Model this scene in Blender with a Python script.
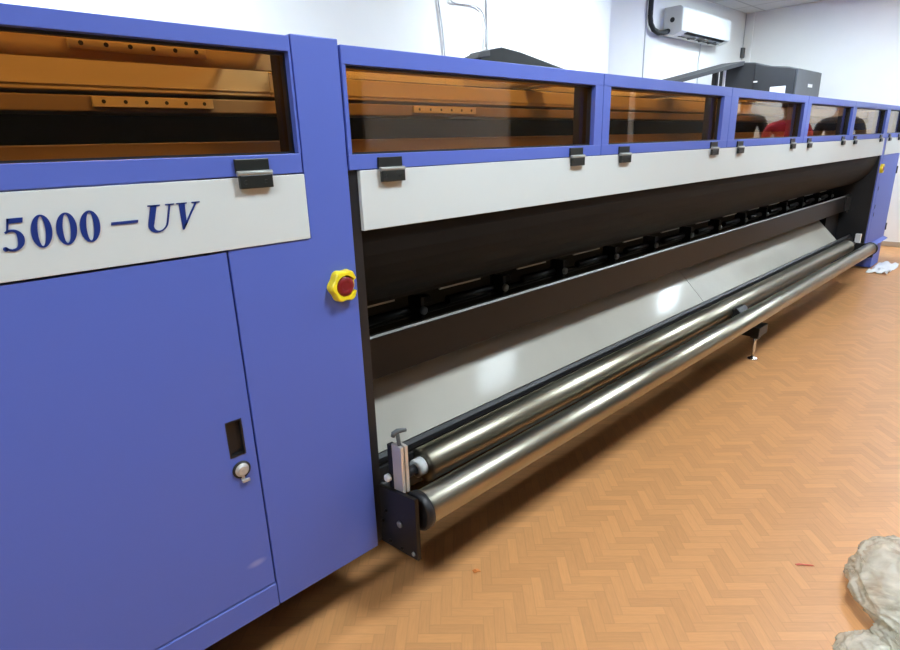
import bpy, bmesh, math, random
from mathutils import Vector, Matrix, noise
from math import pi, sin, cos, radians

# ------------------------------------------------------------------ scale
# all coordinates below are in "units": x along the machine's front, y into the
# machine (front face = 0), z up from the eye level; the floor is at z = ZF
S = 1.15
ZF = -1.10
def U(x, y, z):
    return Vector((x * S, y * S, (z - ZF) * S))

sc = bpy.context.scene
COL = sc.collection
for o in list(bpy.data.objects):
    bpy.data.objects.remove(o)

# ------------------------------------------------------------------ camera
Rm = [[0.7219469165469931, -0.2275201155747474, 0.6534732180412159],
      [-0.6912638503402213, -0.19514984901585922, 0.6957519857261633],
      [-0.030772372367125735, -0.954018413573837, -0.29816426288366293]]
cam = bpy.data.cameras.new('camera')
cam.sensor_width = 36.0
cam.sensor_fit = 'HORIZONTAL'
cam.lens = 36.0 * 571.728 / 900.0
cam.clip_start = 0.05
co = bpy.data.objects.new('camera', cam)
COL.objects.link(co)
M = Matrix(((Rm[0][0], -Rm[0][1], -Rm[0][2]),
            (Rm[1][0], -Rm[1][1], -Rm[1][2]),
            (Rm[2][0], -Rm[2][1], -Rm[2][2]))).to_4x4()
M.translation = U(0, -1, 0)
co.matrix_world = M
sc.camera = co

# ------------------------------------------------------------------ world, exposure
wd = bpy.data.worlds.new('world')
wd.use_nodes = True
wd.node_tree.nodes['Background'].inputs[0].default_value = (0.85, 0.92, 1.0, 1)
wd.node_tree.nodes['Background'].inputs[1].default_value = 0.3
sc.world = wd
sc.view_settings.view_transform = 'Standard'
sc.view_settings.look = 'None'
sc.view_settings.gamma = 1.0
sc.view_settings.use_curve_mapping = False
sc.view_settings.exposure = 1.16
LAMP = 26.0            # strength of the ceiling panels' diffusers
try:
    sc.cycles.use_denoising = True
    sc.cycles.max_bounces = 12
    sc.cycles.transparent_max_bounces = 24
    sc.cycles.caustics_reflective = False
    sc.cycles.sample_clamp_indirect = 6.0
except Exception:
    pass

# ------------------------------------------------------------------ materials
def nm(name):
    m = bpy.data.materials.new(name)
    m.use_nodes = True
    nt = m.node_tree
    return m, nt, nt.nodes, nt.links, nt.nodes['Principled BSDF']

def mat(name, col, rough=0.5, metal=0.0, spec=0.5, var=0.0, vscale=20.0, bump=0.0, bscale=200.0, coat=0.0, stretch=None):
    m, nt, N, L, b = nm(name)
    b.inputs['Base Color'].default_value = (*col, 1)
    b.inputs['Roughness'].default_value = rough
    b.inputs['Metallic'].default_value = metal
    b.inputs['Specular IOR Level'].default_value = spec
    b.inputs['Coat Weight'].default_value = coat
    tc = N.new('ShaderNodeTexCoord')
    src = tc.outputs['Object']
    if stretch:
        mp = N.new('ShaderNodeMapping')
        mp.inputs['Scale'].default_value = stretch
        L.new(src, mp.inputs[0])
        src = mp.outputs[0]
    if var > 0:
        t = N.new('ShaderNodeTexNoise')
        t.inputs['Scale'].default_value = vscale
        t.inputs['Detail'].default_value = 4
        L.new(src, t.inputs['Vector'])
        r = N.new('ShaderNodeMapRange')
        r.inputs['From Min'].default_value = 0.3
        r.inputs['From Max'].default_value = 0.7
        r.inputs['To Min'].default_value = 1 - var
        r.inputs['To Max'].default_value = 1 + var
        L.new(t.outputs['Fac'], r.inputs['Value'])
        mx = N.new('ShaderNodeVectorMath')
        mx.operation = 'SCALE'
        mx.inputs[0].default_value = col
        L.new(r.outputs['Result'], mx.inputs['Scale'])
        L.new(mx.outputs[0], b.inputs['Base Color'])
    if bump > 0:
        t2 = N.new('ShaderNodeTexNoise')
        t2.inputs['Scale'].default_value = bscale
        t2.inputs['Detail'].default_value = 3
        L.new(src, t2.inputs['Vector'])
        bp = N.new('ShaderNodeBump')
        bp.inputs['Strength'].default_value = bump
        bp.inputs['Distance'].default_value = 0.002
        L.new(t2.outputs['Fac'], bp.inputs['Height'])
        L.new(bp.outputs[0], b.inputs['Normal'])
    return m

def mat_emit(name, col, strength):
    m, nt, N, L, b = nm(name)
    b.inputs['Base Color'].default_value = (0.8, 0.8, 0.8, 1)
    b.inputs['Emission Color'].default_value = (*col, 1)
    b.inputs['Emission Strength'].default_value = strength
    return m

def mat_pane(name, col):
    """tinted acrylic: a tinted see-through sheet with mirror reflection after Fresnel"""
    m, nt, N, L, b = nm(name)
    N.remove(b)
    out = N['Material Output']
    geo = N.new('ShaderNodeNewGeometry')
    ior = N.new('ShaderNodeMapRange')
    ior.inputs['To Min'].default_value = 1.5
    ior.inputs['To Max'].default_value = 1 / 1.5
    L.new(geo.outputs['Backfacing'], ior.inputs['Value'])
    fr = N.new('ShaderNodeFresnel')
    L.new(ior.outputs['Result'], fr.inputs['IOR'])
    tr = N.new('ShaderNodeBsdfTransparent')
    tr.inputs[0].default_value = (*col, 1)
    gl = N.new('ShaderNodeBsdfGlossy')
    gl.inputs['Roughness'].default_value = 0.015
    mx = N.new('ShaderNodeMixShader')
    L.new(fr.outputs[0], mx.inputs[0])
    L.new(tr.outputs[0], mx.inputs[1])
    L.new(gl.outputs[0], mx.inputs[2])
    L.new(mx.outputs[0], out.inputs['Surface'])
    return m

def mat_blue(name, pale_patch=False):
    base = (0.094, 0.142, 0.51)
    m, nt, N, L, b = nm(name)
    b.inputs['Roughness'].default_value = 0.42
    b.inputs['Specular IOR Level'].default_value = 0.4
    tc = N.new('ShaderNodeTexCoord')
    t = N.new('ShaderNodeTexNoise')
    t.inputs['Scale'].default_value = 420
    t.inputs['Detail'].default_value = 2
    L.new(tc.outputs['Object'], t.inputs['Vector'])
    bp = N.new('ShaderNodeBump')
    bp.inputs['Strength'].default_value = 0.06
    bp.inputs['Distance'].default_value = 0.001
    L.new(t.outputs['Fac'], bp.inputs['Height'])
    L.new(bp.outputs[0], b.inputs['Normal'])
    b.inputs['Base Color'].default_value = (*base, 1)
    if pale_patch:      # a pale patch low on the door
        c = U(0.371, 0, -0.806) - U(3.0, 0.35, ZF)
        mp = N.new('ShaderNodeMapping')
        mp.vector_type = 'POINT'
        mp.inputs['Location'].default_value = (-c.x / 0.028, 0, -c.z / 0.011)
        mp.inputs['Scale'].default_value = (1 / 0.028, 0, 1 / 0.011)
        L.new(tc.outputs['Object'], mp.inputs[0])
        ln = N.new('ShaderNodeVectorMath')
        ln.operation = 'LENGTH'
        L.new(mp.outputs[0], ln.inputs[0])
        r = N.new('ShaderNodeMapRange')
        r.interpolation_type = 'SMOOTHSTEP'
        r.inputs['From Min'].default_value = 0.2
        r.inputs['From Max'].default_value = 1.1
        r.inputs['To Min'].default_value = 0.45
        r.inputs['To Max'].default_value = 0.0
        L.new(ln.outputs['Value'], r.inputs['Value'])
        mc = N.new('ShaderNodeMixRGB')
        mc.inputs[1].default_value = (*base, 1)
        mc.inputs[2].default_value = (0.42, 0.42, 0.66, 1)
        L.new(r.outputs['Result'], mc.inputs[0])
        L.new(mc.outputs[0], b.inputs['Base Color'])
    return m

def mat_floor():
    """herringbone parquet print: plank 0.05 x 0.20 m laid at 45 degrees to the machine"""
    m, nt, N, L, b = nm('parquet_floor')
    n = 4.0
    w = 0.030
    tc = N.new('ShaderNodeTexCoord')
    sep = N.new('ShaderNodeSeparateXYZ')
    L.new(tc.outputs['Object'], sep.inputs[0])
    def mth(op, a, c=None, d=None):
        q = N.new('ShaderNodeMath')
        q.operation = op
        for i, v in enumerate((a, c, d)):
            if v is None:
                continue
            if isinstance(v, (int, float)):
                q.inputs[i].default_value = v
            else:
                L.new(v, q.inputs[i])
        return q.outputs[0]
    k45 = 1 / (math.sqrt(2) * w)
    u = mth('MULTIPLY', mth('ADD', sep.outputs[0], sep.outputs[1]), k45)
    v = mth('MULTIPLY', mth('SUBTRACT', sep.outputs[0], sep.outputs[1]), k45)
    i = mth('FLOOR', u)
    j = mth('FLOOR', v)
    fu = mth('FRACT', u)
    fv = mth('FRACT', v)
    k = mth('FLOORED_MODULO', mth('SUBTRACT', i, j), 2 * n)
    hz = mth('LESS_THAN', k, n - 0.5)
    nh = mth('SUBTRACT', 1.0, hz)
    # plank id
    ih = mth('SUBTRACT', i, k)
    jv = mth('SUBTRACT', j, mth('SUBTRACT', 2 * n - 1, k))
    idx = mth('ADD', mth('MULTIPLY', hz, ih), mth('MULTIPLY', nh, i))
    idy = mth('ADD', mth('MULTIPLY', hz, j), mth('MULTIPLY', nh, jv))
    cmb = N.new('ShaderNodeCombineXYZ')
    L.new(idx, cmb.inputs[0])
    L.new(idy, cmb.inputs[1])
    L.new(hz, cmb.inputs[2])
    wn = N.new('ShaderNodeTexWhiteNoise')
    wn.noise_dimensions = '3D'
    L.new(cmb.outputs[0], wn.inputs['Vector'])
    # across / along the plank
    ac = mth('ADD', mth('MULTIPLY', hz, fv), mth('MULTIPLY', nh, fu))
    alh = mth('ADD', k, fu)
    alv = mth('ADD', mth('SUBTRACT', 2 * n - 1, k), fv)
    al = mth('ADD', mth('MULTIPLY', hz, alh), mth('MULTIPLY', nh, alv))
    ea = mth('MINIMUM', ac, mth('SUBTRACT', 1.0, ac))
    el = mth('MINIMUM', al, mth('SUBTRACT', n, al))
    edge = mth('MINIMUM', ea, el)
    joint = N.new('ShaderNodeMapRange')
    joint.interpolation_type = 'SMOOTHSTEP'
    joint.inputs['From Min'].default_value = 0.0
    joint.inputs['From Max'].default_value = 0.10
    joint.inputs['To Min'].default_value = 0.90
    joint.inputs['To Max'].default_value = 1.0
    L.new(edge, joint.inputs['Value'])
    # grain
    gv = N.new('ShaderNodeCombineXYZ')
    L.new(mth('MULTIPLY', al, 0.5), gv.inputs[0])
    L.new(mth('MULTIPLY', ac, 5.0), gv.inputs[1])
    L.new(mth('MULTIPLY', wn.outputs['Value'], 50.0), gv.inputs[2])
    gn = N.new('ShaderNodeTexNoise')
    gn.inputs['Scale'].default_value = 1.3
    gn.inputs['Detail'].default_value = 4
    L.new(gv.outputs[0], gn.inputs['Vector'])
    tone = mth('ADD', mth('MULTIPLY', wn.outputs['Value'], 0.15), mth('MULTIPLY', gn.outputs['Fac'], 0.24))
    tone = mth('ADD', tone, 0.805)
    tone = mth('MULTIPLY', tone, joint.outputs['Result'])
    big = N.new('ShaderNodeTexNoise')
    big.inputs['Scale'].default_value = 1.2
    L.new(tc.outputs['Object'], big.inputs['Vector'])
    tone = mth('MULTIPLY', tone, mth('ADD', 0.94, mth('MULTIPLY', big.outputs['Fac'], 0.12)))
    mc = N.new('ShaderNodeVectorMath')
    mc.operation = 'SCALE'
    mc.inputs[0].default_value = (0.62, 0.29, 0.108)
    L.new(tone, mc.inputs['Scale'])
    L.new(mc.outputs[0], b.inputs['Base Color'])
    b.inputs['Roughness'].default_value = 0.38
    b.inputs['Specular IOR Level'].default_value = 0.5
    return m

def mat_ceiling():
    m, nt, N, L, b = nm('ceiling_tiles')
    tc = N.new('ShaderNodeTexCoord')
    br = N.new('ShaderNodeTexBrick')
    br.offset = 0
    br.inputs['Scale'].default_value = 1.0
    br.inputs['Brick Width'].default_value = 0.6
    br.inputs['Row Height'].default_value = 0.6
    br.inputs['Mortar Size'].default_value = 0.012
    br.inputs['Color1'].default_value = (0.62, 0.62, 0.61, 1)
    br.inputs['Color2'].default_value = (0.60, 0.60, 0.60, 1)
    br.inputs['Mortar'].default_value = (0.42, 0.42, 0.42, 1)
    L.new(tc.outputs['Object'], br.inputs['Vector'])
    L.new(br.outputs['Color'], b.inputs['Base Color'])
    b.inputs['Roughness'].default_value = 0.9
    return m

def mat_film():
    m, nt, N, L, b = nm('polythene_film')
    out = N['Material Output']
    b.inputs['Base Color'].default_value = (0.80, 0.76, 0.64, 1)
    b.inputs['Roughness'].default_value = 0.16
    b.inputs['Specular IOR Level'].default_value = 0.9
    tc = N.new('ShaderNodeTexCoord')
    t = N.new('ShaderNodeTexNoise')
    t.inputs['Scale'].default_value = 14
    t.inputs['Detail'].default_value = 6
    t.inputs['Distortion'].default_value = 2.5
    L.new(tc.outputs['Object'], t.inputs['Vector'])
    bp = N.new('ShaderNodeBump')
    bp.inputs['Strength'].default_value = 0.5
    bp.inputs['Distance'].default_value = 0.010
    L.new(t.outputs['Fac'], bp.inputs['Height'])
    L.new(bp.outputs[0], b.inputs['Normal'])
    tl = N.new('ShaderNodeBsdfTranslucent')
    tl.inputs[0].default_value = (0.80, 0.77, 0.66, 1)
    tr = N.new('ShaderNodeBsdfTransparent')
    tr.inputs[0].default_value = (0.95, 0.95, 0.9, 1)
    m1 = N.new('ShaderNodeMixShader')
    m1.inputs[0].default_value = 0.3
    m2 = N.new('ShaderNodeMixShader')
    tv = N.new('ShaderNodeTexNoise')
    tv.inputs['Scale'].default_value = 9
    tv.inputs['Detail'].default_value = 5
    tv.inputs['Distortion'].default_value = 1.5
    L.new(tc.outputs['Object'], tv.inputs['Vector'])
    rv = N.new('ShaderNodeMapRange')
    rv.inputs['From Min'].default_value = 0.36
    rv.inputs['From Max'].default_value = 0.66
    rv.inputs['To Min'].default_value = 0.22
    rv.inputs['To Max'].default_value = 0.70
    L.new(tv.outputs['Fac'], rv.inputs['Value'])
    L.new(rv.outputs['Result'], m2.inputs[0])
    L.new(b.outputs[0], m1.inputs[1])
    L.new(tl.outputs[0], m1.inputs[2])
    L.new(m1.outputs[0], m2.inputs[1])
    L.new(tr.outputs[0], m2.inputs[2])
    L.new(m2.outputs[0], out.inputs['Surface'])
    return m

BLUE = mat_blue('blue_powder_coat')
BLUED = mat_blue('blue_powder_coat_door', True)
WHITEP = mat('white_coated_panel', (0.62, 0.665, 0.655), 0.42, var=0.015, vscale=3)
NAVY = mat('navy_lettering', (0.007, 0.028, 0.19), 0.4)
AMBER = mat_pane('amber_acrylic', (0.93, 0.74, 0.47))
BLACK = mat('black_coated_metal', (0.012, 0.011, 0.012), 0.45, var=0.1)
BLACKM = mat('matt_black_interior', (0.008, 0.007, 0.007), 0.7)
BROWNB = mat('dark_brown_black_sheet', (0.006, 0.0055, 0.005), 0.6, spec=0.15, var=0.12, vscale=4)
HINGE = mat('black_hinge_plastic', (0.014, 0.016, 0.014), 0.35)
HINGEL = mat('worn_hinge_pin', (0.32, 0.33, 0.30), 0.4, metal=0.3)
BEAMM = mat('dark_grey_beam_metal', (0.008, 0.006, 0.005), 0.35, spec=0.25, var=0.15, vscale=5, stretch=(0.3, 4, 4))
BEAME = mat('pale_metal_and_glint', (0.34, 0.35, 0.34), 0.4, metal=0.7)  # pale bolt metal; also paints the beam and slot highlights
TRAYM = mat('glossy_grey_white_tray', (0.43, 0.40, 0.34), 0.10, spec=0.05, var=0.06, vscale=2.5)
STEEL = mat('brushed_steel_roller', (0.38, 0.35, 0.27), 0.33, metal=1.0, var=0.1, vscale=8, stretch=(0.4, 3, 3))
STEELD = mat('dark_steel_roller', (0.38, 0.355, 0.28), 0.33, metal=1.0, var=0.1, vscale=8, stretch=(0.4, 3, 3))
ALU = mat('anodised_aluminium', (0.66, 0.60, 0.54), 0.35, metal=0.5)
CHROME = mat('chrome', (0.75, 0.75, 0.72), 0.15, metal=1.0)
LOCKM = mat('brushed_lock_metal', (0.55, 0.56, 0.55), 0.38, metal=0.6)
WPLAST = mat('white_plastic', (0.82, 0.82, 0.80), 0.4)
YELLOW = mat('yellow_plastic', (0.90, 0.70, 0.02), 0.35)
RED = mat('red_plastic', (0.20, 0.008, 0.012), 0.35)
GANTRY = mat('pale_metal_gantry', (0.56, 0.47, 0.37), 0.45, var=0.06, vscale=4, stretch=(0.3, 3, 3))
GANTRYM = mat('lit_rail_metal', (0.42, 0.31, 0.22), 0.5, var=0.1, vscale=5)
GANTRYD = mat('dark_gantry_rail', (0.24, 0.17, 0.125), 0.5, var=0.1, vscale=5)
WALLM = mat('white_wall_paint', (0.86, 0.855, 0.83), 0.8, var=0.02, vscale=2, bump=0.1, bscale=60)
PILLARM = mat('white_pillar_paint', (0.89, 0.885, 0.87), 0.75)
DARKW = mat('dark_grey_partition', (0.05, 0.052, 0.055), 0.7, var=0.1)
BOARDM = mat('whiteboard_enamel', (0.80, 0.81, 0.80), 0.3)
SKIRT = mat('tan_baseboard', (0.42, 0.33, 0.24), 0.5)
FLOORM = mat_floor()
CEILM = mat_ceiling()
EMIT = mat_emit('ceiling_panel_diffuser', (0.85, 1.0, 1.11), LAMP)
ACM = mat('ac_white_plastic', (0.80, 0.82, 0.80), 0.4)
ACS = mat('ac_side_plastic', (0.66, 0.67, 0.63), 0.45)
DGREY = mat('dark_grey_housing', (0.030, 0.031, 0.033), 0.5, var=0.08, vscale=6)
MGREY = mat('mid_grey_housing', (0.10, 0.105, 0.106), 0.5, var=0.05)
DGREEN = mat('black_green_hood', (0.018, 0.024, 0.02), 0.5, var=0.2, vscale=6)
CABLEM = mat('grey_cable', (0.50, 0.50, 0.52), 0.5)
PIPEM = mat('black_pipe_foam', (0.015, 0.015, 0.017), 0.7)
FILM = mat_film()
PAPER = mat('white_paper', (0.85, 0.84, 0.83), 0.7)
REDSCRAP = mat('red_scrap', (0.62, 0.10, 0.06), 0.5)
ORSCRAP = mat('orange_scrap', (0.70, 0.22, 0.05), 0.5)

# ------------------------------------------------------------------ mesh builder
class MB:
    def __init__(self):
        self.bm = bmesh.new()
        self.smooth = False
    def _merge(self, t, mi=0, smooth=False):
        for f in t.faces:
            f.material_index = mi
            f.smooth = smooth
        me = bpy.data.meshes.new('t')
        t.to_mesh(me)
        t.free()
        self.bm.from_mesh(me)
        bpy.data.meshes.remove(me)
    def box(self, x0, x1, y0, y1, z0, z1, bev=0.0, mi=0):
        a, b = U(x0, y0, z0), U(x1, y1, z1)
        t = bmesh.new()
        bmesh.ops.create_cube(t, size=1.0)
        for v in t.verts:
            v.co = Vector(((a.x + b.x) / 2 + v.co.x * (b.x - a.x),
                           (a.y + b.y) / 2 + v.co.y * (b.y - a.y),
                           (a.z + b.z) / 2 + v.co.z * (b.z - a.z)))
        if bev > 0:
            bmesh.ops.bevel(t, geom=t.edges[:], offset=bev, segments=2, profile=0.5, affect='EDGES')
        bmesh.ops.recalc_face_normals(t, faces=t.faces[:])
        self._merge(t, mi)
        return self
    def prism_x(self, prof, x0, x1, bev=0.0, mi=0):
        """prof: list of (y, z); extruded along x"""
        t = bmesh.new()
        A = [t.verts.new(U(x0, y, z)) for y, z in prof]
        B = [t.verts.new(U(x1, y, z)) for y, z in prof]
        n = len(prof)
        t.faces.new(A)
        t.faces.new(B[::-1])
        for i in range(n):
            t.faces.new((A[i], B[i], B[(i + 1) % n], A[(i + 1) % n]))
        bmesh.ops.recalc_face_normals(t, faces=t.faces[:])
        if bev > 0:
            bmesh.ops.bevel(t, geom=t.edges[:], offset=bev, segments=2, profile=0.5, affect='EDGES')
        self._merge(t, mi)
        return self
    def prism_y(self, prof, y0, y1, bev=0.0, mi=0):
        """prof: list of (x, z); extruded along y"""
        t = bmesh.new()
        A = [t.verts.new(U(x, y0, z)) for x, z in prof]
        B = [t.verts.new(U(x, y1, z)) for x, z in prof]
        n = len(prof)
        t.faces.new(A)
        t.faces.new(B[::-1])
        for i in range(n):
            t.faces.new((A[i], B[i], B[(i + 1) % n], A[(i + 1) % n]))
        bmesh.ops.recalc_face_normals(t, faces=t.faces[:])
        if bev > 0:
            bmesh.ops.bevel(t, geom=t.edges[:], offset=bev, segments=2, profile=0.5, affect='EDGES')
        self._merge(t, mi)
        return self
    def lathe(self, p, axis, prof, seg=32, mi=0, smooth=True):
        """p start point (metres Vector), axis direction, prof list of (dist along axis, radius) metres"""
        axis = Vector(axis).normalized()
        up = Vector((0, 0, 1)) if abs(axis.z) < 0.9 else Vector((1, 0, 0))
        a = axis.cross(up).normalized()
        b = axis.cross(a)
        t = bmesh.new()
        rings = []
        for d, r in prof:
            if r <= 1e-6:
                rings.append([t.verts.new(p + axis * d)])
            else:
                rings.append([t.verts.new(p + axis * d + (a * cos(2 * pi * k / seg) + b * sin(2 * pi * k / seg)) * r) for k in range(seg)])
        for A, B in zip(rings, rings[1:]):
            if len(A) == 1 and len(B) == 1:
                continue
            for k in range(seg):
                k2 = (k + 1) % seg
                if len(A) == 1:
                    t.faces.new((A[0], B[k], B[k2]))
                elif len(B) == 1:
                    t.faces.new((A[k], A[k2], B[0]))
                else:
                    t.faces.new((A[k], A[k2], B[k2], B[k]))
        if len(rings[0]) > 1:
            t.faces.new(rings[0])
        if len(rings[-1]) > 1:
            t.faces.new(rings[-1])
        bmesh.ops.recalc_face_normals(t, faces=t.faces[:])
        for f in t.faces:
            f.smooth = False
        me_s = smooth
        for f in t.faces:
            f.material_index = mi
            f.smooth = me_s and len(f.verts) == 4
        me = bpy.data.meshes.new('t')
        t.to_mesh(me)
        t.free()
        self.bm.from_mesh(me)
        bpy.data.meshes.remove(me)
        return self
    def cyl(self, p, q, r, seg=24, mi=0):
        d = (q - p)
        ch = min(r * 0.15, 0.002)
        return self.lathe(p, d, [(0, r - ch), (ch, r), (d.length - ch, r), (d.length, r - ch)], seg, mi)
    def tube(self, pts, r, seg=10, mi=0):
        """pts: list of Vectors (metres); swept circle with parallel frames"""
        t = bmesh.new()
        rings = []
        n = len(pts)
        prev = None
        for i, p in enumerate(pts):
            d = (pts[min(i + 1, n - 1)] - pts[max(i - 1, 0)]).normalized()
            if prev is None:
                up = Vector((0, 0, 1)) if abs(d.z) < 0.9 else Vector((1, 0, 0))
                a = d.cross(up).normalized()
            else:
                a = (prev - d * prev.dot(d)).normalized()
            prev = a
            b = d.cross(a)
            rr = r[i] if isinstance(r, (list, tuple)) else r
            rings.append([t.verts.new(p + (a * cos(2 * pi * k / seg) + b * sin(2 * pi * k / seg)) * rr) for k in range(seg)])
        for A, B in zip(rings, rings[1:]):
            for k in range(seg):
                t.faces.new((A[k], A[(k + 1) % seg], B[(k + 1) % seg], B[k]))
        t.faces.new(rings[0])
        t.faces.new(rings[-1])
        bmesh.ops.recalc_face_normals(t, faces=t.faces[:])
        self._merge(t, mi, True)
        return self
    def ball(self, c, rx, ry, rz, seg=20, mi=0):
        t = bmesh.new()
        bmesh.ops.create_uvsphere(t, u_segments=seg, v_segments=seg // 2, radius=1.0)
        for v in t.verts:
            v.co = c + Vector((v.co.x * rx, v.co.y * ry, v.co.z * rz))
        self._merge(t, mi, True)
        return self
    def build(self, name, mats, parent=None, loc=None):
        me = bpy.data.meshes.new(name)
        off = None
        if parent is not None:
            off = Vector(parent['_o'])
        elif loc is not None:
            off = Vector(loc)
        else:
            off = Vector((0, 0, 0))
        for v in self.bm.verts:
            v.co -= off
        self.bm.to_mesh(me)
        self.bm.free()
        if not isinstance(mats, (list, tuple)):
            mats = [mats]
        for m in mats:
            me.materials.append(m)
        o = bpy.data.objects.new(name, me)
        COL.objects.link(o)
        o['_o'] = tuple(off)
        if parent is not None:
            o.parent = parent
        else:
            o.location = off
        ALL.append(o)
        return o
ALL = []

def tag(o, label, cat, group=None, kind=None):
    o['label'] = label
    o['category'] = cat
    if group:
        o['group'] = group
    if kind:
        o['kind'] = kind
    return o

def thing(name, label, cat, loc, group=None):
    o = bpy.data.objects.new(name, None)
    o.empty_display_size = 0.1
    COL.objects.link(o)
    o.location = loc
    o['_o'] = tuple(loc)
    ALL.append(o)
    return tag(o, label, cat, group)

def struct(name, mb, m):
    o = mb.build(name, m)
    o['kind'] = 'structure'
    return o

# ------------------------------------------------------------------ room shell
XW0, XW1 = -3.2, 7.15       # end walls
YW0, YW1 = -3.05, 1.748     # wall opposite the machine, wall behind the machine
ZC = 1.272
T = 0.12
struct('floor', MB().box(XW0 - T, XW1 + T, YW0 - T, YW1 + T, ZF - 0.1, ZF), FLOORM)
struct('ceiling', MB().box(XW0 - T, XW1 + T, YW0 - T, YW1 + T, ZC, ZC + 0.1), CEILM)
struct('wall_back', MB().box(XW0 - T, XW1 + T, YW1, YW1 + T, ZF, ZC), WALLM)
struct('wall_right', MB().box(XW1, XW1 + T, YW0, YW1, ZF, ZC), WALLM)
struct('wall_left', MB().box(XW0 - T, XW0, YW0, YW1, ZF, ZC), WALLM)
struct('wall_front', MB().box(XW0, XW1, YW0 - T, YW0, ZF, ZC), DARKW)
struct('trim_1', MB().box(3.866, 4.263, 1.643, YW1, ZF, ZC, 0.004), PILLARM)     # the pillar
struct('trim_2', MB().box(XW1 - 0.02, XW1, 1.66, YW1, ZF, ZC), WALLM)     # boxed corner
struct('baseboard_right', MB().box(XW1 - 0.012, XW1, YW0, 1.66, ZF, ZF + 0.05, 0.002), SKIRT)
struct('baseboard_back', MB().box(XW0, 3.866, YW1 - 0.012, YW1, ZF, ZF + 0.05, 0.002), SKIRT)
# dark glazed doorway in the right wall
dr = struct('door_1', MB().box(XW1 - 0.03, XW1, -2.95, -1.83, ZF, 0.85, 0.003), DARKW)
MB().box(XW1 - 0.055, XW1 - 0.03, -1.92, -1.90, -0.25, -0.05, 0.004).build('door_handle', CHROME, dr)

# ------------------------------------------------------------------ ceiling lights
def light(x, y, label):
    t = thing('ceiling_light', label, 'ceiling light', U(x, y, ZC - 0.012), 'recessed square ceiling lights')
    h = 0.26
    f = MB()
    f.box(x - h, x + h, y - h, y - h + 0.02, ZC - 0.014, ZC - 0.001)
    f.box(x - h, x + h, y + h - 0.02, y + h, ZC - 0.014, ZC - 0.001)
    f.box(x - h, x - h + 0.02, y - h + 0.02, y + h - 0.02, ZC - 0.014, ZC - 0.001)
    f.box(x + h - 0.02, x + h, y - h + 0.02, y + h - 0.02, ZC - 0.014, ZC - 0.001)
    f.build('light_frame', WPLAST, t)
    MB().box(x - h + 0.02, x + h - 0.02, y - h + 0.02, y + h - 0.02, ZC - 0.010, ZC - 0.002).build('diffuser', EMIT, t)
words = ['first', 'second', 'third', 'fourth', 'fifth']
for r, (y, xs) in enumerate(((-0.98, (-1.0, 1.25, 3.5, 6.7)), (1.10, (0.6, 3.3)), (-2.30, (6.3,)), (0.75, (5.75,)))):  # last two rows added out of view to brighten the far end
    for i, x in enumerate(xs):
        if r == 2:
            light(x, y, 'added unseen ceiling light brightening the end wall by the dark doorway')
        elif r == 3:
            light(x, y, 'added unseen ceiling light brightening the end wall and the air conditioner')
        else:
            light(x, y, '%s square ceiling light from the camera end, %s row' % (words[i], ('aisle', 'back wall', 'dark wall')[r]))

# whiteboard on the opposite wall, mirrored in the second amber pane
wb = thing('whiteboard', 'white whiteboard on the dark opposite wall, mirrored in an amber pane', 'whiteboard', U(3.8, YW0 + 0.02, -0.3))
MB().box(2.95, 4.75, YW0 + 0.002, YW0 + 0.018, -0.30, 0.80, 0.003).build('board', BOARDM, wb)
f = MB()
f.box(2.93, 4.77, YW0 + 0.001, YW0 + 0.024, -0.32, -0.30)
f.box(2.93, 4.77, YW0 + 0.001, YW0 + 0.024, 0.80, 0.82)
f.box(2.93, 2.95, YW0 + 0.001, YW0 + 0.024, -0.30, 0.80)
f.box(4.75, 4.77, YW0 + 0.001, YW0 + 0.024, -0.30, 0.80)
f.build('board_frame', ALU, wb)

# ------------------------------------------------------------------ the blue printer
PR = thing('inkjet_printer', 'long blue and white wide format inkjet printer with amber windows and steel rollers', 'printer', U(3.0, 0.35, ZF))
XA = -0.62       # near end
XB = 6.11        # far end
YB = 0.76        # rear
ZB = -0.935      # underside of the cabinets

# near column with the panel below the sign: one bent sheet
MB().prism_y([(0.4065, ZB), (0.671, ZB), (0.671, 0.199), (0.572, 0.199), (0.572, -0.1625), (0.4065, -0.1625)], -0.002, 0.03, 0.002).build('column_panel', BLUE, PR)
# near cabinet carcass
m = MB()
m.box(XA, 0.40, 0.012, 0.03, ZB, -0.05)                 # front backing
m.build('cabinet_backing', BLACKM, PR).hide_render = False
m = MB()
m.box(XA - 0.015, XA, -0.002, YB, ZB, 0.195, 0.002)
m.build('end_panel', BLUE, PR)
m = MB()
m.box(0.650, 0.684, 0.031, YB - 0.02, ZB, -0.052)
m.build('inner_side_wall', BLACK, PR)
# door with recessed pull and lock
hx0, hx1, hz0, hz1 = 0.352, 0.3835, -0.556, -0.481
d = MB()
dx0, dx1, dz0, dz1 = XA + 0.02, 0.4025, -0.873, -0.1665
d.box(dx0, hx0, -0.002, 0.010, dz0, dz1)
d.box(hx1, dx1, -0.002, 0.010, dz0, dz1)
d.box(hx0, hx1, -0.002, 0.010, dz0, hz0)
d.box(hx0, hx1, -0.002, 0.010, hz1, dz1)
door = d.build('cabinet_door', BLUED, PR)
h = MB()
e = 0.003
h.box(hx0, hx1, 0.007, 0.0095, hz0, hz1)
h.box(hx0, hx0 + e, -0.003, 0.007, hz0, hz1)
h.box(hx1 - e, hx1, -0.003, 0.007, hz0, hz1)
h.box(hx0 + e, hx1 - e, -0.003, 0.007, hz0, hz0 + e)
h.box(hx0 + e, hx1 - e, -0.003, 0.007, hz1 - e, hz1)
h.build('recessed_handle', BLACK, door)
lk = MB()
c = U(0.3695, -0.002, -0.586)
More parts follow.
